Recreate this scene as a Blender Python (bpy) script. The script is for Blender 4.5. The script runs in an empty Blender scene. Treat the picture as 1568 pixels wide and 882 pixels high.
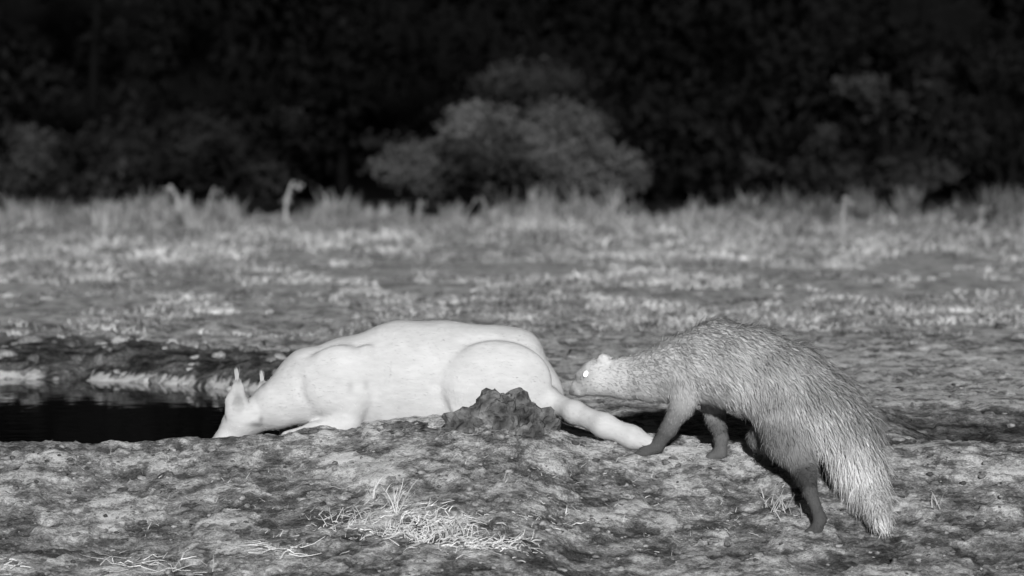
import bpy, bmesh, math, numpy as np
from mathutils import Vector
rng=np.random.default_rng(7)
H=0.632; FP=5000.0; CY=-8.0
# ---------- survey helper: image measurement + depth -> world position
def place(px,py,Y):
    d=Y-CY
    return np.array([(px-784)*d/FP, Y, H-(py-265)*d/FP])
# ---------- noise
PT=rng.random((256,256))
def vnoise(x,y,s=0):
    x=np.asarray(x,float)+s*17.31; y=np.asarray(y,float)+s*9.77
    xi=np.floor(x).astype(int); yi=np.floor(y).astype(int)
    fx=x-xi; fy=y-yi; fx=fx*fx*(3-2*fx); fy=fy*fy*(3-2*fy)
    a=PT[xi&255,yi&255]; b=PT[(xi+1)&255,yi&255]; c=PT[xi&255,(yi+1)&255]; d=PT[(xi+1)&255,(yi+1)&255]
    return (a*(1-fx)+b*fx)*(1-fy)+(c*(1-fx)+d*fx)*fy
def fbm(x,y,s=0,o=4):
    r=0;a=.5;t=0
    for i in range(o):
        r=r+a*vnoise(x*2**i,y*2**i,s+i*3); t+=a; a*=.55
    return r/t
def sst(a,b,x):
    t=np.clip((x-a)/(b-a),0,1); return t*t*(3-2*t)
# ---------- terrain
YC=-0.05
cp=np.array([(-900,676),(0,677),(80,674),(200,684),(330,669),(450,663),(540,657),(600,650),(700,643),(800,648),(840,660),(880,676),(1000,686),(1200,686),(1568,690),(2400,690)],float)
cx=(cp[:,0]-784)*7.95/FP; cz=H-(cp[:,1]-265)*7.95/FP
WZ=-0.08
def shore(x): return np.interp(x,[-9,-1.7,-1.2,-.7,-.4],[4.5,3.0,2.75,2.25,1.9])+0.22*(fbm(x*3.2,x*0,4)-.5)
def ground(x,Y,fine=True):
    x=np.asarray(x,float);Y=np.asarray(Y,float)
    zc=np.interp(x,cx,cz)
    t=np.maximum(YC-Y,0)
    zf=zc-0.6*(1-np.exp(-t/1.2))
    tb=np.maximum(Y-YC,0)
    land=zc*(1-sst(0,0.9,tb))
    land=land+ (fbm(x*.9,Y*.9,5)-.5)*0.05*sst(0.3,3,tb) + (fbm(x*.12,Y*.12,9)-.5)*0.10*sst(8,25,Y)
    g=sst(0.95,1.12,x)*sst(0.10,0.28,Y+ (vnoise(x*3,Y*0,3)-.5)*.1)*(1-sst(0.6,1.1,Y))
    land=land-0.05*g
    xr=-0.53+0.12*(fbm(Y*1.5,Y*0,2)-.5)
    fe=shore(x)
    b=(1-sst(xr-0.10,xr+0.06,x))*sst(YC+0.03,YC+0.22,Y)*(1-sst(fe-0.15,fe+0.55,Y))
    land=land*(1-b)+(-0.24)*b
    z=np.where(Y<YC,zf,land)
    if fine:
        near=1-sst(3.5,9,Y); nn=sst(-4,-1.5,Y)*near
        n1=fbm(x*8,Y*12,11); 
        z=z+ nn*(0.011*sst(.46,.52,n1)-.0055)
        z=z+ nn*0.012*(fbm(x*22,Y*26,21)-.5)
        z=z+ nn*0.013*(fbm(x*62,Y*66,31,3)-.5)
        z=z+ sst(2.2,2.9,Y)*(1-sst(7,14,Y))*0.06*(fbm(x*5,Y*4,41)-.45)
    return z
def gz(x,Y): return float(ground(np.array([x]),np.array([Y]))[0])
YSG=np.linspace(-.9,1.2,160)
def on_ground(px,py):
    d=YSG-CY; xs=(px-784)*d/FP; diff=H-(py-265)*d/FP-ground(xs,YSG,False)
    i=np.argmax(diff<0)
    if diff.min()>=0: return 1.2
    if i==0: return float(YSG[0])
    t=diff[i-1]/(diff[i-1]-diff[i]); return float(YSG[i-1]+t*(YSG[i]-YSG[i-1]))
# ---------- mesh utils
def mesh_np(name,V,faces_list,tone=None,smooth=False,mat=None,parent=None):
    me=bpy.data.meshes.new(name)
    V=np.asarray(V,dtype=np.float32)
    me.vertices.add(len(V)); me.vertices.foreach_set("co",V.ravel())
    loops=np.concatenate([f.ravel() for f in faces_list]).astype(np.int32)
    tot=np.concatenate([np.full(len(f),f.shape[1]) for f in faces_list]).astype(np.int32)
    st=np.concatenate([[0],np.cumsum(tot)[:-1]]).astype(np.int32)
    me.loops.add(len(loops)); me.loops.foreach_set("vertex_index",loops)
    me.polygons.add(len(tot)); me.polygons.foreach_set("loop_start",st); me.polygons.foreach_set("loop_total",tot)
    me.polygons.foreach_set("use_smooth",np.full(len(tot),smooth))
    me.update(calc_edges=True); me.validate()
    if tone is not None:
        at=me.attributes.new("tone",'FLOAT','POINT'); at.data.foreach_set("value",np.asarray(tone,dtype=np.float32))
    ob=bpy.data.objects.new(name,me); bpy.context.scene.collection.objects.link(ob)
    if mat: me.materials.append(mat)
    if parent: ob.parent=parent
    return ob
def newmat(name,rough=.9,spec=.15):
    m=bpy.data.materials.new(name); m.use_nodes=True
    b=m.node_tree.nodes["Principled BSDF"]; b.inputs["Roughness"].default_value=rough
    b.inputs["Specular IOR Level"].default_value=spec
    return m,m.node_tree.nodes,m.node_tree.links,b
def tone_mat(name,scale=60,amt=.35,rough=.9,spec=.1,bump=0,dist=.004,stretch=(1,1,1)):
    m,N,L,b=newmat(name,rough,spec)
    a=N.new("ShaderNodeAttribute"); a.attribute_name="tone"
    tc=N.new("ShaderNodeTexCoord"); mp=N.new("ShaderNodeMapping"); mp.inputs["Scale"].default_value=stretch
    n=N.new("ShaderNodeTexNoise"); n.inputs["Scale"].default_value=scale; n.inputs["Detail"].default_value=4
    L.new(tc.outputs["Object"],mp.inputs["Vector"]); L.new(mp.outputs[0],n.inputs["Vector"])
    mr=N.new("ShaderNodeMapRange"); mr.inputs[1].default_value=.25; mr.inputs[2].default_value=.75
    mr.inputs[3].default_value=1-amt; mr.inputs[4].default_value=1+amt
    L.new(n.outputs[0],mr.inputs[0])
    mu=N.new("ShaderNodeMath"); mu.operation='MULTIPLY'; L.new(a.outputs["Fac"],mu.inputs[0]); L.new(mr.outputs[0],mu.inputs[1])
    L.new(mu.outputs[0],b.inputs["Base Color"])
    if bump:
        bp=N.new("ShaderNodeBump"); bp.inputs["Strength"].default_value=bump; bp.inputs["Distance"].default_value=dist
        L.new(n.outputs[0],bp.inputs["Height"]); L.new(bp.outputs[0],b.inputs["Normal"])
    return m
# ---------- ground mesh
ys=np.concatenate([np.linspace(-14,-1.0,40)[:-1],np.arange(-1.0,0.3,0.007),np.arange(0.3,4.5,0.028),np.geomspace(4.5,46,150),np.geomspace(47,400,30)])
xa=np.arange(-1.6,1.6,0.009); xb=np.geomspace(1.6,12,60)[1:]; xc=np.geomspace(12.5,250,25)
xs=np.concatenate([-xc[::-1],-xb[::-1],xa,xb,xc])
X,Y=np.meshgrid(xs,ys); Z=ground(X,Y)
nr,nc=X.shape
idx=np.arange(nr*nc).reshape(nr,nc)
Fq=np.stack([idx[:-1,:-1],idx[:-1,1:],idx[1:,1:],idx[1:,:-1]],-1).reshape(-1,4)
T=np.full(X.shape,0.42)
T=T*(0.75+.5*fbm(X*1.6,Y*2.2,51))
T=T*(1-.45*sst(.53,.46,fbm(X*8,Y*12,11)))
T=T*(1-.22*sst(.45,.9,X)*(1-sst(0,.5,Y)))
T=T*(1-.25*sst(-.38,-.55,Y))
T=T*(1+.35*sst(.2,1.5,Y))  # flat ground's colour raised to offset dimming under the low sun
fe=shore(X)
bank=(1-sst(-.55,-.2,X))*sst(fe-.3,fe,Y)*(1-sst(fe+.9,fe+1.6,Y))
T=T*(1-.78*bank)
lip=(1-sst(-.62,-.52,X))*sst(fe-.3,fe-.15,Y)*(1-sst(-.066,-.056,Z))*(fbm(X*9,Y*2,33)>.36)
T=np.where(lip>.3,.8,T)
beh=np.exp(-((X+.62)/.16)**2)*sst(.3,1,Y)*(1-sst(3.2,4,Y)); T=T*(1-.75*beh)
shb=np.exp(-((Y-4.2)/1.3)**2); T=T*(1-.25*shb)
gully_shade=sst(0.9,1.05,X)*sst(0.12,0.3,Y)*(1-sst(0.7,1.1,Y)); T=T*(1-.7*gully_shade)  # shade of the gully's steep side darkened into the ground tone
T=T*(1-.95*sst(34,43,Y))  # far ground under bushes painted near black to stand for shade
m,N,L,b=newmat("mud_ground",1.0,.0)
a=N.new("ShaderNodeAttribute"); a.attribute_name="tone"
tc=N.new("ShaderNodeTexCoord"); mp=N.new("ShaderNodeMapping"); mp.inputs["Scale"].default_value=(1,1.5,1.5); L.new(tc.outputs["Object"],mp.inputs["Vector"])
def noise(scale,detail,dist=0,rough=.6):
    n=N.new("ShaderNodeTexNoise"); n.inputs["Scale"].default_value=scale; n.inputs["Detail"].default_value=detail; n.inputs["Distortion"].default_value=dist; n.inputs["Roughness"].default_value=rough
    L.new(mp.outputs[0],n.inputs["Vector"]); return n
def rampn(src,p):
    r=N.new("ShaderNodeValToRGB"); e=r.color_ramp.elements
    e[0].position=p[0][0]; e[0].color=(p[0][1],)*3+(1,); e[1].position=p[-1][0]; e[1].color=(p[-1][1],)*3+(1,)
    for q in p[1:-1]:
        k=e.new(q[0]); k.color=(q[1],)*3+(1,)
    L.new(src,r.inputs[0]); return r
def mul(a_,b_):
    u=N.new("ShaderNodeMath"); u.operation='MULTIPLY'; L.new(a_,u.inputs[0]); L.new(b_,u.inputs[1]); return u.outputs[0]
nA=noise(11,10,.15,.68); rA=rampn(nA.outputs[0],[(.38,.35),(.455,.55),(.475,.95),(.545,1.1),(.56,1.7)])
nB=noise(48,8,.1,.75); rB=rampn(nB.outputs[0],[(.38,.5),(.46,.9),(.54,1.1),(.60,1.6)])
nC=noise(190,4,0,.7); rC=rampn(nC.outputs[0],[(.35,.6),(.65,1.4)])
o=mul(mul(mul(a.outputs["Fac"],rA.outputs[0]),rB.outputs[0]),rC.outputs[0])
mn=N.new("ShaderNodeMath"); mn.operation='MINIMUM'; mn.inputs[1].default_value=.62; L.new(o,mn.inputs[0])
L.new(mn.outputs[0],b.inputs["Base Color"])
ad=N.new("ShaderNodeMath"); ad.operation='ADD'; L.new(nB.outputs[0],ad.inputs[0]); L.new(nC.outputs[0],ad.inputs[1])
bp=N.new("ShaderNodeBump"); bp.inputs["Strength"].default_value=.7; bp.inputs["Distance"].default_value=.010
L.new(ad.outputs[0],bp.inputs["Height"]); L.new(bp.outputs[0],b.inputs["Normal"])
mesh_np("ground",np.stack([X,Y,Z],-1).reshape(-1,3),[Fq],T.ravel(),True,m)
# ---------- water
mw,N2,L2,bw=newmat("pond_water",.03,.3)
bw.inputs["Base Color"].default_value=(.003,.003,.003,1); bw.inputs["IOR"].default_value=1.33
t2=N2.new("ShaderNodeTexCoord"); n2=N2.new("ShaderNodeTexNoise"); n2.inputs["Scale"].default_value=9; L2.new(t2.outputs["Object"],n2.inputs["Vector"])
b2=N2.new("ShaderNodeBump"); b2.inputs["Strength"].default_value=.08; b2.inputs["Distance"].default_value=.01; L2.new(n2.outputs[0],b2.inputs["Height"]); L2.new(b2.outputs[0],bw.inputs["Normal"])
wx=np.linspace(-9,-0.3,60); wy=np.linspace(-0.02,4.9,30); WX,WY=np.meshgrid(wx,wy); wi=np.arange(WX.size).reshape(WX.shape)
mesh_np("pond_water",np.stack([WX,WY,np.full(WX.shape,WZ)],-1).reshape(-1,3),[np.stack([wi[:-1,:-1],wi[:-1,1:],wi[1:,1:],wi[1:,:-1]],-1).reshape(-1,4)],None,True,mw)

# ---------- implicit body modelling
class Body:
    def __init__(s): s.p=[]
    def bone(s,a,b,ra,rb,ys=1.,k=.012,tone=.5,hair=.01,flow=None,cut=False):
        a=np.array(a,float);b=np.array(b,float)
        f=(b-a) if flow is None else np.array(flow,float)
        f=f/(np.linalg.norm(f)+1e-9)
        s.p.append((a,b,ra,rb,ys,k,tone,hair,f,cut))
    def chain(s,pts,ys=1.,k=.012,tone=.5,hair=.01,flow=None):
        for i in range(len(pts)-1):
            q,r=pts[i],pts[i+1]
            t=tone[i] if isinstance(tone,(list,tuple)) else tone
            h=hair[i] if isinstance(hair,(list,tuple)) else hair
            s.bone(place(q[0],q[1],q[3]),place(r[0],r[1],r[3]),q[2]*(q[3]-CY)/FP,r[2]*(r[3]-CY)/FP,ys,k,t,h,flow)
    def ell(s,c,rx,rz,ry,Y,k=.008,tone=.5,hair=.01,ang=0,flow=(1,0,0),cut=False):
        c=place(c[0],c[1],Y); f=(Y-CY)/FP
        fl=np.array(flow,float)
        s.p.append(('E',c,(rx*f,ry*f,rz*f),math.radians(ang),1,k,tone,hair,fl/np.linalg.norm(fl),cut))
    def dist(s,P,p):
        if isinstance(p[0],str):
            D=P-p[1].astype(P.dtype); c,sn=math.cos(p[3]),math.sin(p[3])
            x=D[...,0]*c+D[...,2]*sn; z=-D[...,0]*sn+D[...,2]*c; y=D[...,1]
            rx,ry,rz=p[2]
            k0=np.sqrt((x/rx)**2+(y/ry)**2+(z/rz)**2)+1e-6
            k1=np.sqrt((x/rx**2)**2+(y/ry**2)**2+(z/rz**2)**2)+1e-6
            return k0*(k0-1)/k1
        a,b,ra,rb,ys=p[:5]
        D=(P-a.astype(P.dtype)); ab=(b-a).astype(P.dtype).copy()
        D=D*np.array([1,1/ys,1],P.dtype); ab=ab*np.array([1,1/ys,1],P.dtype)
        t=np.clip((D@ab)/(ab@ab+1e-12),0,1)
        return np.sqrt(((D-t[...,None]*ab)**2).sum(-1))-(ra+t*(rb-ra))
    def field(s,P):
        F=None
        for p in s.p:
            if p[9]: continue
            d=s.dist(P,p); k=p[5]
            if F is None: F=d; continue
            h=np.maximum(k-np.abs(F-d),0)/k
            F=np.minimum(F,d)-h*h*k*.25
        for p in s.p:
            if not p[9]: continue
            d=-s.dist(P,p); k=p[5]
            h=np.maximum(k-np.abs(F-d),0)/k
            F=np.maximum(F,d)+h*h*k*.25
        return F
    def build(s,h=.004):
        lo=np.full(3,1e9);hi=-lo
        for p in s.p:
            if p[9]: continue
            if isinstance(p[0],str): r=max(p[2]); pts=[p[1]]
            else: r=max(p[2],p[3]); pts=[p[0],p[1]]
            for q in pts: lo=np.minimum(lo,q-r); hi=np.maximum(hi,q+r)
        lo-=3*h+.01;hi+=3*h+.01
        ax=[np.arange(lo[i],hi[i],h,dtype=np.float32) for i in range(3)]
        F=np.empty([len(q) for q in ax],np.float32)
        YY,ZZ=np.meshgrid(ax[1],ax[2],indexing='ij')
        for i0 in range(0,len(ax[0]),16):
            xx=ax[0][i0:i0+16]
            P=np.empty((len(xx),)+YY.shape+(3,),np.float32)
            P[...,0]=xx[:,None,None];P[...,1]=YY;P[...,2]=ZZ
            F[i0:i0+16]=s.field(P)
        n=F.shape; C=tuple(q-1 for q in n)
        S=np.zeros(C+(3,),np.float32);K=np.zeros(C,np.float32)
        for A in range(3):
            o=[q for q in range(3) if q!=A]
            for u in (0,1):
                for v in (0,1):
                    sl=[None]*3; sl[A]=slice(0,C[A]); sl[o[0]]=slice(u,u+C[o[0]]); sl[o[1]]=slice(v,v+C[o[1]])
                    s2=list(sl); s2[A]=slice(1,C[A]+1)
                    a=F[tuple(sl)];b=F[tuple(s2)]
                    cr=(a<0)!=(b<0); t=np.where(cr,a/np.where(cr,a-b,1),0)
                    K+=cr; S[...,A]+=t; S[...,o[0]]+=cr*u; S[...,o[1]]+=cr*v
        M=K>0; I=np.argwhere(M); id_=np.full(C,-1,np.int64); id_[M]=np.arange(len(I))
        V=(I+S[M]/K[M][:,None])*h+np.array([q[0] for q in ax])
        quads=[]
        for A in range(3):
            o=[(A+1)%3,(A+2)%3]
            sl=[slice(1,C[q]) for q in range(3)]; sl[A]=slice(0,C[A]); s2=list(sl); s2[A]=slice(1,C[A]+1)
            a=F[tuple(sl)]<0;b=F[tuple(s2)]<0
            for sg,msk in ((1,a&~b),(0,~a&b)):
                q=np.argwhere(msk)
                off=np.ones(3,int); off[A]=0; q=q+off
                def cid(du,dv):
                    r=q.copy(); r[:,o[0]]-=du; r[:,o[1]]-=dv; return id_[r[:,0],r[:,1],r[:,2]]
                Q=np.stack([cid(1,1),cid(0,1),cid(0,0),cid(1,0)],-1)
                if not sg: Q=Q[:,::-1]
                quads.append(Q)
        Q=np.concatenate(quads)
        e=h*.5; G=np.zeros_like(V)
        for A in range(3):
            dv=np.zeros(3);dv[A]=e
            G[:,A]=s.field(V+dv)-s.field(V-dv)
        G/=np.linalg.norm(G,axis=1,keepdims=True)+1e-9
        return V,Q,G
    def attrs(s,V):
        pr=[p for p in s.p if not p[9]]
        D=np.stack([s.dist(V,p) for p in pr],-1)
        W=np.exp(-(D-D.min(-1,keepdims=True))/.014); W/=W.sum(-1,keepdims=True)
        return W@np.array([p[6] for p in pr]),W@np.array([p[7] for p in pr]),W@np.array([p[8] for p in pr])
def strands(name,V,Nn,fl,L,tone,wid,n,lift,jit,droop,mat,parent,tv=.15):
    i=rng.integers(0,len(V),n)
    v=V[i]+rng.normal(0,.0015,(n,3)); nn=Nn[i]; f=fl[i]; f=f-(f*nn).sum(1,keepdims=True)*nn
    f/=np.linalg.norm(f,axis=1,keepdims=True)+1e-6
    d=f+nn*lift+rng.normal(0,jit,(n,3)); d/=np.linalg.norm(d,axis=1,keepdims=True)
    l=(L[i]*rng.uniform(.6,1.3,n))[:,None]
    w=np.cross(d,nn)+rng.normal(0,.25,(n,3)); w/=np.linalg.norm(w,axis=1,keepdims=True)+1e-6
    w=w*wid*rng.uniform(.6,1.3,n)[:,None]
    r=v-nn*.0015; mid=r+d*l*.5; tip=r+d*l*.97+np.array([0,0,-1])*l*droop*.5-nn*l*lift*.35
    P=np.stack([r-w,r+w,mid+w*.75,mid-w*.75,tip],1).reshape(-1,3)
    b=np.arange(n)*5
    lockv=.8+.4*fbm(v[:,0]*28+v[:,1]*20,v[:,2]*28,77,2)
    return mesh_np(name,P,[np.stack([b,b+1,b+2,b+3],-1),np.stack([b+3,b+2,b+4],-1)],np.repeat(np.minimum(tone[i]*rng.uniform(1-tv,1+tv,n)*lockv,.8),5),True,mat,parent)
fur=tone_mat("short_fur",70,.07,.9,.05,.30,.004,(.5,1,1.3))
hairm=tone_mat("hair_strand",12,.10,.8,.1)
# ---------- caracal
c=Body(); Yb=.14; CT=.53
c.chain([(382,642,25,.12),(425,620,36,.12),(478,592,56,.13)],ys=.95,k=.02,tone=CT)
c.chain([(478,592,56,.13),(540,588,66,Yb),(612,580,85,Yb),(680,582,87,Yb),(765,588,82,Yb),(816,608,48,Yb)],ys=.66,k=.03,tone=CT)
c.ell((802,534),26,25,36,Yb,k=.025,tone=CT)
c.ell((748,520),60,18,34,Yb,k=.025,tone=CT)
c.ell((535,545),42,26,40,Yb,k=.025,tone=CT)
c.ell((520,585),60,56,27,.076,k=.014,tone=CT,ang=10)
c.ell((560,560),22,32,15,.072,k=.012,tone=CT,ang=-8)
c.ell((518,583),58,60,24,.21,k=.01,tone=CT)
c.chain([(550,600,24,.082),(528,650,22,.085),(480,664,15,.075),(440,672,12,.07)],k=.016,tone=CT)
c.chain([(560,610,24,.21),(535,650,18,.22),(440,668,14,.2)],k=.01,tone=CT)
c.ell((757,588),88,66,31,.064,k=.012,tone=CT,ang=4)
c.ell((758,588),86,64,28,.205,k=.01,tone=CT)
c.chain([(712,605,34,.07),(704,640,22,.06),(780,655,16,.05)],k=.018,tone=CT)
c.chain([(800,605,42,.085),(832,618,24,.08),(845,630,13,.08)],k=.018,tone=CT)
def crease(pts,Yy,r,k=.016):
    for q,w in zip(pts[:-1],pts[1:]): c.bone(place(q[0],q[1],Yy),place(w[0],w[1],Yy),r*.0016,r*.0016,1,k,cut=True)
crease([(694,536),(675,560),(667,590),(674,618),(686,636)],.035,5)
crease([(588,550),(586,575),(576,605),(560,632),(552,652)],.037,4.5)
crease([(457,585),(459,608),(474,632)],.043,4.5)
crease([(546,585),(543,610),(534,636)],.022,3)
crease([(600,560),(612,600),(606,640)],.026,3,.02)
crease([(640,610),(650,640)],.026,3,.02)
# head lowered to the water
c.ell((375,642),33,29,31,.11,k=.012,tone=CT,ang=35)
c.chain([(360,656,24,.11),(343,680,18,.10),(334,700,12,.10)],k=.015,tone=CT)
for (bx,by,tx,ty,Ye,rb) in ((362,632,364,583,.080,21),(393,636,401,586,.13,16)):
    c.chain([(bx,by,rb*.9,Ye),(bx+(tx-bx)*.35-1,by+(ty-by)*.35,rb*.82,Ye),(bx+(tx-bx)*.75,by+(ty-by)*.75,rb*.45,Ye),(tx,ty,5,Ye)],ys=.5,k=.006,tone=.45,flow=(0,0,1))
    A=place(bx+2,by-12,Ye-.020);B=place(tx,ty+16,Ye-.013)
    c.bone(A,B,rb*.6*.0016,.0022,.8,.003,cut=True)
yt=on_ground(965,690)
c.chain([(842,614,17,.09),(880,632,16,.01),(925,652,17,yt+.02),(968,670,16,yt+.005),(1000,682,11,yt-.01)],k=.02,tone=.50)
V,Q,G=c.build(.0036)
tn,hr,fl=c.attrs(V)
PX=784+V[:,0]*FP/(V[:,1]-CY); PY=265+(H-V[:,2])*FP/(V[:,1]-CY)
def spot(x,y,rx,ry,amt,cond=True):
    global tn
    tn=tn*(1-amt*np.exp(-((PX-x)/rx)**2-((PY-y)/ry)**2)*cond)
spot(379,602,5,9,.8); spot(392,651,13,4,.65); spot(399,643,4,6,.5)
spot(364,612,8,17,.35,V[:,1]<.078); spot(536,592,5,10,.2); spot(560,590,5,8,.2)
spot(690,640,25,10,.15); spot(364,582,6,7,.6); spot(401,585,5,7,.6)
tn=tn*(.88+.24*fbm(PX/40,PY/30,66,3))
cb=mesh_np("caracal",V,[Q],tn,True,fur)
strands("coat",V,G,fl+np.array([0,0,-.3]),np.full(len(V),.006),tn*1.05,.0005,45000,.22,.12,.1,hairm,cb,.06)
def tuft(base,tip,n,spread,tone,name,parent,wid=.0009):
    P=[];Fq_=[];Ft=[]
    base=np.array(base);tip=np.array(tip)
    for i in range(n):
        b0=base+rng.normal(0,spread*.5,3); t0=tip+rng.normal(0,spread,3); mm=(b0+t0)/2+rng.normal(0,spread*.4,3)
        k=len(P); w=np.array([wid,0,0])
        P+= [b0-w,b0+w,mm+w*.8,mm-w*.8,t0]; Fq_.append([k,k+1,k+2,k+3]);Ft.append([k+3,k+2,k+4])
    return mesh_np(name,np.array(P),[np.array(Fq_),np.array(Ft)],np.full(len(P),tone),True,hairm,parent)
tuft(place(364,592,.080),place(361,564,.080),50,.003,.4,"ear_tuft_near",cb)
tuft(place(401,594,.13),place(400,568,.13),50,.003,.4,"ear_tuft_far",cb)

# ---------- white-tailed mongoose
g=Body()
yf=on_ground(985,697); yff=on_ground(1098,702); yh=on_ground(1252,816); yhf=on_ground(1172,716); ytl=on_ground(1355,826)
hd=[.006,.007,.009]
g.chain([(877,600,6,.03),(888,594,13,.02),(914,579,26,.0)],k=.012,tone=.52,hair=hd)
g.chain([(914,579,26,.0),(958,580,30,-.02),(1002,577,38,-.05),(1045,568,49,-.08)],ys=.8,k=.02,tone=.52,hair=[.010,.014,.020])
g.chain([(1045,568,49,-.08),(1100,556,61,-.12),(1150,568,63,-.16),(1205,594,64,-.2),(1252,628,58,-.23)],ys=.66,k=.03,tone=[.53,.53,.53,.54],hair=[.022,.028,.036,.050])
g.chain([(1252,628,58,-.23),(1297,664,46,-.25),(1314,715,37,-.28),(1330,765,28,-.32),(1352,802,14,ytl+.01)],ys=.7,k=.02,tone=[.56,.62,.65,.66],hair=[.06,.05,.045,.03])
g.ell((924,551),10,9,7,-.025,k=.006,tone=.6,hair=.004); g.ell((930,552),9,8,7,.05,k=.006,tone=.5,hair=.004)
g.ell((889,574),8,5,10,.0,k=.012,tone=.45,hair=.004)
g.chain([(1052,590,32,-.11),(1044,624,18,-.12),(1024,658,12,(yf-.12)/2),(1006,684,10,yf),(988,693,8,yf-.005),(976,697,5,yf-.005)],k=.012,tone=[.36,.12,.08,.08,.08],hair=[.012,.008,.006,.005,.004],flow=(-.3,0,-1))
g.chain([(1092,600,28,-.04),(1096,640,15,-.03),(1105,672,10,yff),(1104,694,9,yff),(1088,701,7,yff)],k=.012,tone=[.34,.12,.11,.11],hair=[.012,.008,.006,.005],flow=(0,0,-1))
g.chain([(1205,628,46,-.222),(1210,672,36,-.245),(1234,724,18,-.285)],k=.035,tone=[.36,.15],hair=[.022,.014],flow=(.35,0,-1))
g.chain([(1234,724,18,-.285),(1242,755,10,yh+.02),(1257,796,9,yh),(1252,811,8,yh-.01),(1238,817,6,yh-.01)],k=.012,tone=[.09,.08,.07,.07],hair=[.010,.006,.005,.004],flow=(.1,0,-1))
g.chain([(1190,640,36,-.16),(1168,672,20,-.14),(1190,694,10,yhf),(1178,712,8,yhf),(1160,716,6,yhf)],k=.02,tone=[.2,.10,.09,.09],hair=[.014,.01,.006,.005],flow=(.2,0,-1))
V,Q,G=g.build(.0044)
tn,hr,fl=g.attrs(V)
PX=784+V[:,0]*FP/(V[:,1]-CY); PY=265+(H-V[:,2])*FP/(V[:,1]-CY)
spot(893,575,14,7,.4); spot(874,601,7,6,.6); spot(1000,580,30,24,.12); spot(1195,675,38,25,.3); spot(884,607,8,2,.4)
gb=mesh_np("white_tailed_mongoose",V,[Q],tn,True,fur)
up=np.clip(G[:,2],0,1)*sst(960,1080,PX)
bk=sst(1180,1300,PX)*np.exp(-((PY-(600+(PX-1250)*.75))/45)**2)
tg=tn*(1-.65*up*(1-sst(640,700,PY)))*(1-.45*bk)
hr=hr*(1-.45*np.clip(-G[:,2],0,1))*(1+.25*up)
fl2=fl+np.array([0,0,-.2])
strands("underfur",V,G,fl2,hr*.55,tn*1.05,.0010,60000,.26,.2,.15,hairm,gb,.10)
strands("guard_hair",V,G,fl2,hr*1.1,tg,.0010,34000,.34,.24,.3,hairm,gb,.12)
me_,Ne,Le,be=newmat("eyeshine_glow",.1,.8); be.inputs["Base Color"].default_value=(.9,.9,.9,1); be.inputs["Emission Color"].default_value=(1,1,1,1); be.inputs["Emission Strength"].default_value=1.0  # emission stands in for the eye reflecting the lamp
ep=place(897,573,-.036)
bpy.ops.mesh.primitive_uv_sphere_add(segments=16,ring_count=10,radius=.0060,location=ep); e=bpy.context.object; e.name="eye"; e.scale=(.9,.8,1.35); e.rotation_euler=(0,.4,0); e.data.materials.append(me_); e.parent=gb

# ---------- rock and clods
rockm=tone_mat("dark_rock",40,.95,.9,.1,1.0,.02)
def lump(center,r,seed,sub=3,rough=.25):
    bm=bmesh.new(); bmesh.ops.create_icosphere(bm,subdivisions=sub,radius=1)
    P=np.array([v.co[:] for v in bm.verts]); Fc=np.array([[v.index for v in f.verts] for f in bm.faces]); bm.free()
    n=fbm(P[:,0]*1.7+seed,P[:,2]*1.7+P[:,1]*2.1,seed%13,4)-.5
    n2=np.abs(fbm(P[:,0]*3+seed*2,P[:,2]*3-P[:,1]*3,seed%7,3)-.5)
    P=P*(1+rough*2*n-rough*1.2*n2)[:,None]
    return P*np.array(r)+np.array(center),Fc
VV=[];FF=[];TT=[];k=0
for (px,py,rx,rz,sd) in ((768,646,52,56,3),(808,660,42,42,8),(726,660,52,38,5),(690,664,40,18,1),(836,680,22,16,6),(640,658,42,14,9),(606,656,24,9,2),(785,640,30,42,4),(890,690,26,11,7),(590,662,30,8,12),(760,680,70,26,11)):
    P,Fc=lump(place(px,py,-.04),(rx*.0016,.05 if rx>24 else .03,rz*.0016),sd,4,.5)
    P=P+ .005*(np.stack([fbm(P[:,0]*70,P[:,2]*70,14,2),fbm(P[:,0]*70,P[:,2]*70,15,2),fbm(P[:,0]*70,P[:,2]*70,16,2)],-1)-.5)*2
    VV.append(P);FF.append(Fc+k);TT.append(.075*(.35+1.9*fbm(P[:,0]*35,P[:,2]*45,19,3)**1.6*1.6));k+=len(P)
mesh_np("rock",np.concatenate(VV),[np.concatenate(FF)],np.concatenate(TT),False,rockm)
VV=[];FF=[];TT=[];k=0
clodm=tone_mat("clod",90,.6,.95,.05,.9,.006)
bases=[lump((0,0,0),(1,1,1),s,2,.6) for s in range(12)]
def clods(n,xr,yr,sr,tr,flat=.45):
    global k
    for i in range(n):
        x=rng.uniform(*xr);y=rng.uniform(*yr)
        if x<-.45 and .05<y<float(shore(np.array([x]))[0])-.02: continue
        s=sr[0]*(sr[1]/sr[0])**(rng.random()**1.8)
        P,Fc=bases[rng.integers(12)]
        a_=rng.uniform(0,6.28);R=np.array([[math.cos(a_),-math.sin(a_),0],[math.sin(a_),math.cos(a_),0],[0,0,1]])
        P=(P*np.array([1.3,.8,flat]))@R.T*s+np.array([x,y,gz(x,y)])
        VV.append(P);FF.append(Fc+k);TT.append(np.full(len(P),rng.uniform(*tr)));k+=len(P)
clods(1900,(-1.4,1.4),(-1.0,-.06),(.003,.012),(.06,.32),.6)
clods(200,(-.0,2.2),(.0,2.6),(.006,.02),(.06,.3))
clods(260,(-2.6,-.3),(2.0,4.0),(.012,.040),(.08,.38),.7)
clods(200,(-2.6,2.6),(3.0,6),(.012,.04),(.10,.30),.6)
mesh_np("mud_clods",np.concatenate(VV),[np.concatenate(FF)],np.concatenate(TT),True,clodm)

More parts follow.
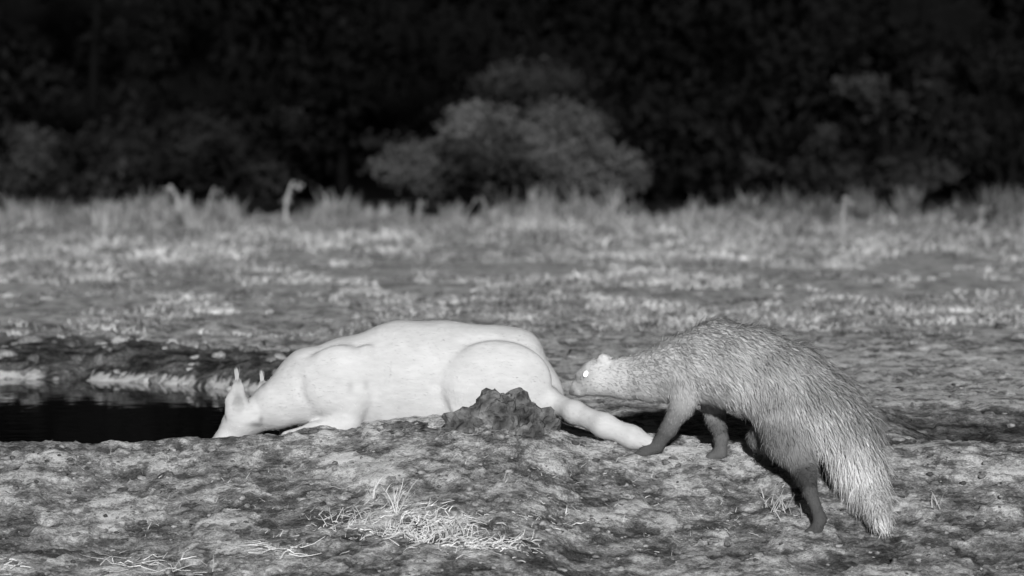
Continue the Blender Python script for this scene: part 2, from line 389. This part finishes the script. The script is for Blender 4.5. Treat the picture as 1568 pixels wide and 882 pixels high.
# ---------- grass
grassm=tone_mat("grass_blade",8,.2,.85,.05)
def blades(name,roots,hts,lean,wid,tones,mat=grassm):
    n=len(roots); a_=rng.uniform(0,2*math.pi,n)
    d=np.stack([np.cos(a_)*lean,np.sin(a_)*lean,np.ones(n)],-1)
    w=np.stack([np.ones(n)*.9,rng.normal(0,.5,n),rng.normal(0,.2,n)],-1)*wid[:,None]
    h=hts[:,None]; mid=roots+d*h*.5; tip=roots+d*h*np.array([1.6,1.6,.95])
    P=np.stack([roots-w,roots+w,mid+w*.8,mid-w*.8,tip],1).reshape(-1,3); b=np.arange(n)*5
    return mesh_np(name,P,[np.stack([b,b+1,b+2,b+3],-1),np.stack([b+3,b+2,b+4],-1)],np.repeat(tones,5),False,mat)
NT=11000
py=rng.uniform(338,520,NT); d=3160/(py-265); Yt=d+CY; xt=rng.uniform(-.24,.24,NT)*d
clump=fbm(xt*1.9,Yt*.55,61); keep=(rng.random(NT)<sst(.42,.58,clump)+.05+.20*sst(20,34,Yt))&(Yt>4.2)
xt,Yt,clump=xt[keep],Yt[keep],clump[keep]
nb=9; n=len(xt)
zt=ground(xt,Yt)
sz=np.interp(Yt,[3,8,16,28,36],[.016,.024,.042,.09,.15])*rng.uniform(.4,1.6,n)*(0.6+clump)
tt=np.clip(np.interp(Yt,[3,6,20,30,36],[.27,.31,.31,.23,.18])*rng.uniform(.3,1.6,n)*(.15+1.7*fbm(xt*2.5,Yt*.8,71)),.03,.75)
R=np.stack([np.repeat(xt,nb),np.repeat(Yt,nb),np.repeat(zt,nb)-.005],-1); sp=np.repeat(sz,nb)
R[:,0]+=rng.normal(0,1,len(R))*sp*1.0; R[:,1]+=rng.normal(0,1,len(R))*sp*.8
blades("grass",R,sp*rng.uniform(.4,1.2,len(R)),rng.uniform(.1,1.3,len(R)),np.repeat(np.interp(Yt,[3,10,36],[.003,.007,.013]),nb),np.repeat(tt,nb)*rng.uniform(.7,1.3,len(R)))
NT=1400
xt=rng.uniform(-10,10,NT);Yt=rng.uniform(30,40,NT)
right=sst(2,5,xt); keep=rng.random(NT)<(.06+.8*sst(.49,.60,fbm(xt*1.6,Yt*.25,81,3)))
xt,Yt,right=xt[keep],Yt[keep],right[keep]; n=len(xt); nb=12
hh=rng.uniform(.10,.30,n)*(1+.5*right)*(.4+1.4*fbm(xt*2.3,Yt*.2,83)); hh=np.where(rng.random(n)<.10,hh*1.7,hh); hh=np.minimum(hh,.48)
tt=rng.uniform(.05,.28,n)*(1-.5*right)
zt=ground(xt,Yt); R=np.stack([np.repeat(xt,nb),np.repeat(Yt,nb),np.repeat(zt,nb)],-1)
R[:,:2]+=rng.normal(0,.05,(len(R),2))
blades("tall_grass",R,np.repeat(hh,nb)*rng.uniform(.5,1.2,len(R)),rng.uniform(.02,.35,len(R)),np.full(len(R),.014),np.repeat(tt,nb))
def weed(px,py,hpx,Yw,tone,nod):
    P=[];F4=[];F3=[]
    x0=(px-784)*(Yw-CY)/FP; z0=gz(x0,Yw); hh=H-(py-hpx-265)*(Yw-CY)/FP-z0
    for i in range(9):
        t=i/8; x=x0+nod*.12*t**3; z=z0+hh*t; w=.024*(1-.5*t)
        P+= [[x-w,Yw,z],[x+w,Yw,z],[x,Yw+w,z]]
        if i:
            a_=3*i
            for u,v in ((0,1),(1,2),(2,0)): F4.append([a_-3+u,a_-3+v,a_+v,a_+u])
    for j in range(40):
        t=rng.choice([rng.uniform(.9,1.0),rng.uniform(.1,.9)],p=[.35,.65]); s=rng.uniform(.012,.026)
        c0=np.array([x0+nod*(.12*t**3+ (.12 if t>.9 else 0)*rng.random())+rng.normal(0,.03),Yw+rng.normal(0,.03),z0+hh*t-rng.random()*.05])
        k=len(P); q=rng.normal(0,s,(3,3))+c0; P+=q.tolist(); F3.append([k,k+1,k+2])
    return mesh_np("weed",np.array(P),[np.array(F4),np.array(F3)],np.full(len(P),tone),False,grassm)
for a_ in ((275,345,62,31,.28,-.9),(318,342,56,31,.18,.7),(437,345,68,31,.28,.8),(200,345,36,31,.13,.4),(1290,380,78,20,.22,.2),(1328,385,48,20,.25,.3),(1500,375,60,22,.2,.3),(745,350,50,31,.15,-.5),(640,350,44,31,.18,.3),(925,350,34,31,.22,.3),(1205,360,36,28,.22,.2),(1100,360,44,28,.22,.2)):
    weed(*a_)
# ---------- foreground dry straw & sprigs
def straw(name,specs):
    P=[];F4=[];TT_=[]
    for (px,py,sx,sy,n,L0,L1,up,tone) in specs:
        for i in range(n):
            qx=px+rng.normal(0,sx);qy=py+rng.normal(0,sy)
            Yq=on_ground(qx,qy); x=(qx-784)*(Yq-CY)/FP
            a_=rng.uniform(0,6.28); l=rng.uniform(L0,L1)
            if up<.5: dv=np.array([math.cos(a_),math.sin(a_)*.7,0])
            else: dv=np.array([math.cos(a_)*.5,math.sin(a_)*.4,1])
            w=rng.uniform(.0007,.0015); k=len(P); t0=np.clip(tone*rng.uniform(.6,1.3),0,.85)
            bend=rng.normal(0,.12,3)*l; lf=rng.random()*.010
            tj=np.linspace(0,1,4); pp=np.array([x,Yq,0])+dv*l*tj[:,None]+bend*tj[:,None]**2
            zg=ground(pp[:,0],pp[:,1])
            for j in range(4):
                t=tj[j]; p=pp[j].copy()
                p[2]=zg[j]+.002+lf*t if up<.5 else zg[0]+dv[2]*l*t*(1-.25*t)
                wv=np.array([-dv[1],dv[0]*.3,.8]) if up<.5 else np.array([1,0,0]); wv=wv/np.linalg.norm(wv)*w*(1-.7*t)
                P+=[p-wv,p+wv]; TT_+=[t0,t0]
                if j: F4.append([k+2*j-2,k+2*j-1,k+2*j+1,k+2*j])
    return mesh_np(name,np.array(P),[np.array(F4)],np.array(TT_),False,grassm)
straw("dry_straw",[(650,812,50,14,560,.008,.040,0,.65),(740,835,40,9,240,.008,.035,0,.65),(560,790,30,12,110,.01,.03,0,.5),(410,845,28,8,26,.04,.09,0,.65),(230,868,50,6,40,.03,.08,0,.65),(480,800,60,25,60,.01,.03,0,.45),(840,800,40,15,40,.01,.03,0,.6),(1100,780,120,40,120,.006,.02,0,.4),(300,760,150,50,120,.005,.016,0,.4),(900,740,150,40,140,.005,.016,0,.45),(10,872,12,6,30,.01,.03,0,.7)])
straw("grass_sprig",[(606,788,7,4,16,.05,.10,1,.6),(575,760,6,4,6,.03,.05,1,.5),(690,815,10,5,12,.03,.07,1,.55),(640,820,30,8,40,.02,.045,1,.6),(1205,790,14,6,12,.03,.08,1,.35),(1440,775,5,3,5,.03,.06,1,.5),(1180,770,10,6,8,.02,.06,1,.4),(530,805,20,6,14,.02,.05,1,.5)])
# ---------- shrubs & trees
leafm=tone_mat("leaf",2,.3,.9,.0)  # leaf tones below are lowered in place of lamp falloff with distance
def leaves(cl,size,tonebase,gap=.45,seed=0):
    P=[];T4=[]
    for (px,py,rx,ry,Yw,n,tone) in cl:
        c0=place(px,py,Yw); f=(Yw-CY)/FP
        u=rng.normal(0,1,(n,3)); u/=np.linalg.norm(u,axis=1,keepdims=True); u*=(rng.random(n)**.6)[:,None]*rng.uniform(.7,1.1,(n,1))
        p=c0+u*np.array([rx*f,max(rx*f*.7,.5),ry*f])
        dn=fbm(p[:,0]*1.6+seed,p[:,2]*1.9+p[:,1]*.7,seed+3,3)
        kp=dn>gap-.08+.14*rng.random(n); p=p[kp]; dn=dn[kp]
        P.append(p);T4.append(tonebase*tone*(.5+1.0*np.clip((dn-gap)*4,0,1))*rng.uniform(.8,1.2,len(p)))
    p=np.concatenate(P);t=np.concatenate(T4);n=len(p)
    a_=rng.normal(0,1,(n,3))+np.array([0,0,.4]);a_/=np.linalg.norm(a_,axis=1,keepdims=True)
    b_=np.cross(a_,rng.normal(0,.35,(n,3))+np.array([0,1,.3]));b_/=np.linalg.norm(b_,axis=1,keepdims=True)
    s=(size*rng.uniform(.6,1.4,n))[:,None]
    Q4=np.stack([p-a_*s,p-b_*s*.5,p+a_*s,p+b_*s*.5],1).reshape(-1,3)
    k=np.arange(n)*4
    return Q4,np.stack([k,k+1,k+2,k+3],-1),np.repeat(t,4)
def limb(P0,P1,r0,r1,seg=6):
    P0=np.array(P0);P1=np.array(P1);V_=[];F_=[]
    for i in range(seg+1):
        t=i/seg;c0=P0*(1-t)+P1*t+rng.normal(0,.03,3)*(0<i<seg); r=r0*(1-t)+r1*t
        for j in range(6):
            q=j*math.pi/3; V_.append(c0+np.array([math.cos(q)*r,math.sin(q)*r,0]))
        if i:
            for j in range(6): F_.append([6*(i-1)+j,6*(i-1)+(j+1)%6,6*i+(j+1)%6,6*i+j])
    return np.array(V_),np.array(F_)
def plant(name,cl,size,tone,gap,seed,trunks,tt=.02):
    Vv,Ff,Tn=leaves(cl,size,tone,gap,seed)
    VV=[Vv];FF=[Ff];TT=[Tn];k=len(Vv)
    for (a0,a1,r0,r1) in trunks:
        v,f=limb(a0,a1,r0,r1);VV.append(v);FF.append(f+k);TT.append(np.full(len(v),tt));k+=len(v)
    return mesh_np(name,np.concatenate(VV),[np.concatenate(FF)],np.concatenate(TT),False,leafm)
def fan(px,py0,tips,Yw,r):
    b0=place(px,py0,Yw); b0[2]=gz(b0[0],Yw)-.1
    return [(b0+np.array([i*.05,0,0]),place(tx,ty,Yw+rng.normal(0,.3)),r,r*.3) for i,(tx,ty) in enumerate(tips)]
Yb_=42
plant("bush",[(790,262,195,68,Yb_,8500,1.0),(740,205,75,55,Yb_,3200,1.2),(860,200,85,55,Yb_+1,3200,.85),(650,255,85,45,Yb_,2400,1.0),(935,265,65,45,Yb_,1900,.9),(810,130,110,42,Yb_+2,1500,.4),(590,235,60,40,Yb_+1,700,.6)],.05,.050,.41,1,fan(790,330,[(720,200),(790,170),(860,190),(650,240),(930,250)],Yb_,.05))
plant("bush",[(80,265,120,65,46,3600,.9),(30,230,70,45,46,1500,1.3),(180,250,90,70,47,1500,.5)],.06,.024,.43,2,fan(80,335,[(30,230),(120,220),(180,240)],46,.05),.008)
plant("bush",[(370,250,110,70,47,3000,.8),(440,215,70,55,47,1500,.8),(300,210,80,50,48,1000,.6)],.06,.020,.43,3,fan(380,335,[(330,230),(400,220),(450,230)],47,.05),.008)
plant("tree",[(1310,255,130,45,44,2200,.6),(1190,250,60,28,44,900,1.0),(1360,150,55,55,44,1100,1.3),(1270,215,60,30,44,900,1.1),(1410,200,60,60,45,900,.8),(1450,130,60,50,45,700,.6),(1300,130,30,25,44,250,1.1),(1390,265,90,40,44,1200,.6)],.06,.036,.47,4,fan(1350,340,[(1190,250),(1270,215),(1350,140),(1410,190),(1455,130)],44,.07),.008)
plant("tree",[(1520,240,80,70,46,1800,.9),(1500,110,110,90,48,1800,.5),(1640,200,120,120,48,1800,.6)],.065,.015,.46,6,fan(1540,340,[(1500,130),(1560,180),(1640,190)],46,.08),.006)
cl=[];tr=[]
for i in range(40):
    xw=-36+72*i/39+rng.normal(0,.8); Yw=rng.uniform(56,66)
    px=784+xw*FP/(Yw-CY); hz=rng.uniform(6,13); f=(Yw-CY)/FP
    for j in range(5):
        cl.append((px+rng.normal(0,110),265-(hz*rng.uniform(.05,.85))/f+30,rng.uniform(110,200),rng.uniform(70,130),Yw,480,rng.uniform(.5,1.3)))
    tr.append((np.array([xw,Yw,-.3]),np.array([xw+rng.normal(0,.6),Yw,hz*.7]),.16,.05))
plant("distant_woodland",cl,.13,.0060,.36,8,tr,.0045)  # near-black leaf tone for lost light; height screens the brighter sky
hx=np.linspace(-200,200,90);hy=np.linspace(70,170,30);HX,HY=np.meshgrid(hx,hy)
HZ=26*sst(70,110,HY)*(.8+.5*fbm(HX*.03,HY*.03,91))+fbm(HX*.5,HY*.5,92)*1.5-1
hi_=np.arange(HX.size).reshape(HX.shape)
mesh_np("added_hill",np.stack([HX,HY,HZ],-1).reshape(-1,3),[np.stack([hi_[:-1,:-1],hi_[:-1,1:],hi_[1:,1:],hi_[1:,:-1]],-1).reshape(-1,4)],np.full(HX.size,.0055),True,leafm)  # dark backdrop hill added to cover sky gaps behind the woodland
# ---------- light
EL=18;AZ=176
su=bpy.data.lights.new("sun",'SUN'); su.energy=4.6; su.angle=math.radians(2.5); su.color=(1,1,1)
so=bpy.data.objects.new("sun",su); bpy.context.scene.collection.objects.link(so)
dirv=Vector((math.sin(math.radians(AZ))*math.cos(math.radians(EL)),math.cos(math.radians(AZ))*math.cos(math.radians(EL)),math.sin(math.radians(EL))))
so.rotation_euler=dirv.to_track_quat('Z','Y').to_euler(); so.location=dirv*20
w=bpy.data.worlds.new("World"); bpy.context.scene.world=w; w.use_nodes=True; WN=w.node_tree.nodes;WL=w.node_tree.links
sk=WN.new("ShaderNodeTexSky"); sk.sky_type='NISHITA'; sk.sun_disc=False; sk.sun_elevation=math.radians(EL); sk.sun_rotation=math.radians(AZ)
bwn=WN.new("ShaderNodeRGBToBW"); WL.new(sk.outputs[0],bwn.inputs[0]); WL.new(bwn.outputs[0],WN["Background"].inputs["Color"]); WN["Background"].inputs["Strength"].default_value=.009
# ---------- camera
cd=bpy.data.cameras.new("camera"); co=bpy.data.objects.new("camera",cd); bpy.context.scene.collection.objects.link(co)
cd.sensor_width=36; cd.lens=36*FP/1568; cd.clip_end=1000; cd.clip_start=.1
co.location=(0,CY,H); co.rotation_euler=(math.radians(90)-math.atan(176/FP),0,0)
cd.dof.use_dof=True; cd.dof.focus_distance=7.95; cd.dof.aperture_fstop=4.8
sc=bpy.context.scene; sc.camera=co
sc.view_settings.view_transform='Standard'; sc.view_settings.look='None'; sc.view_settings.exposure=0
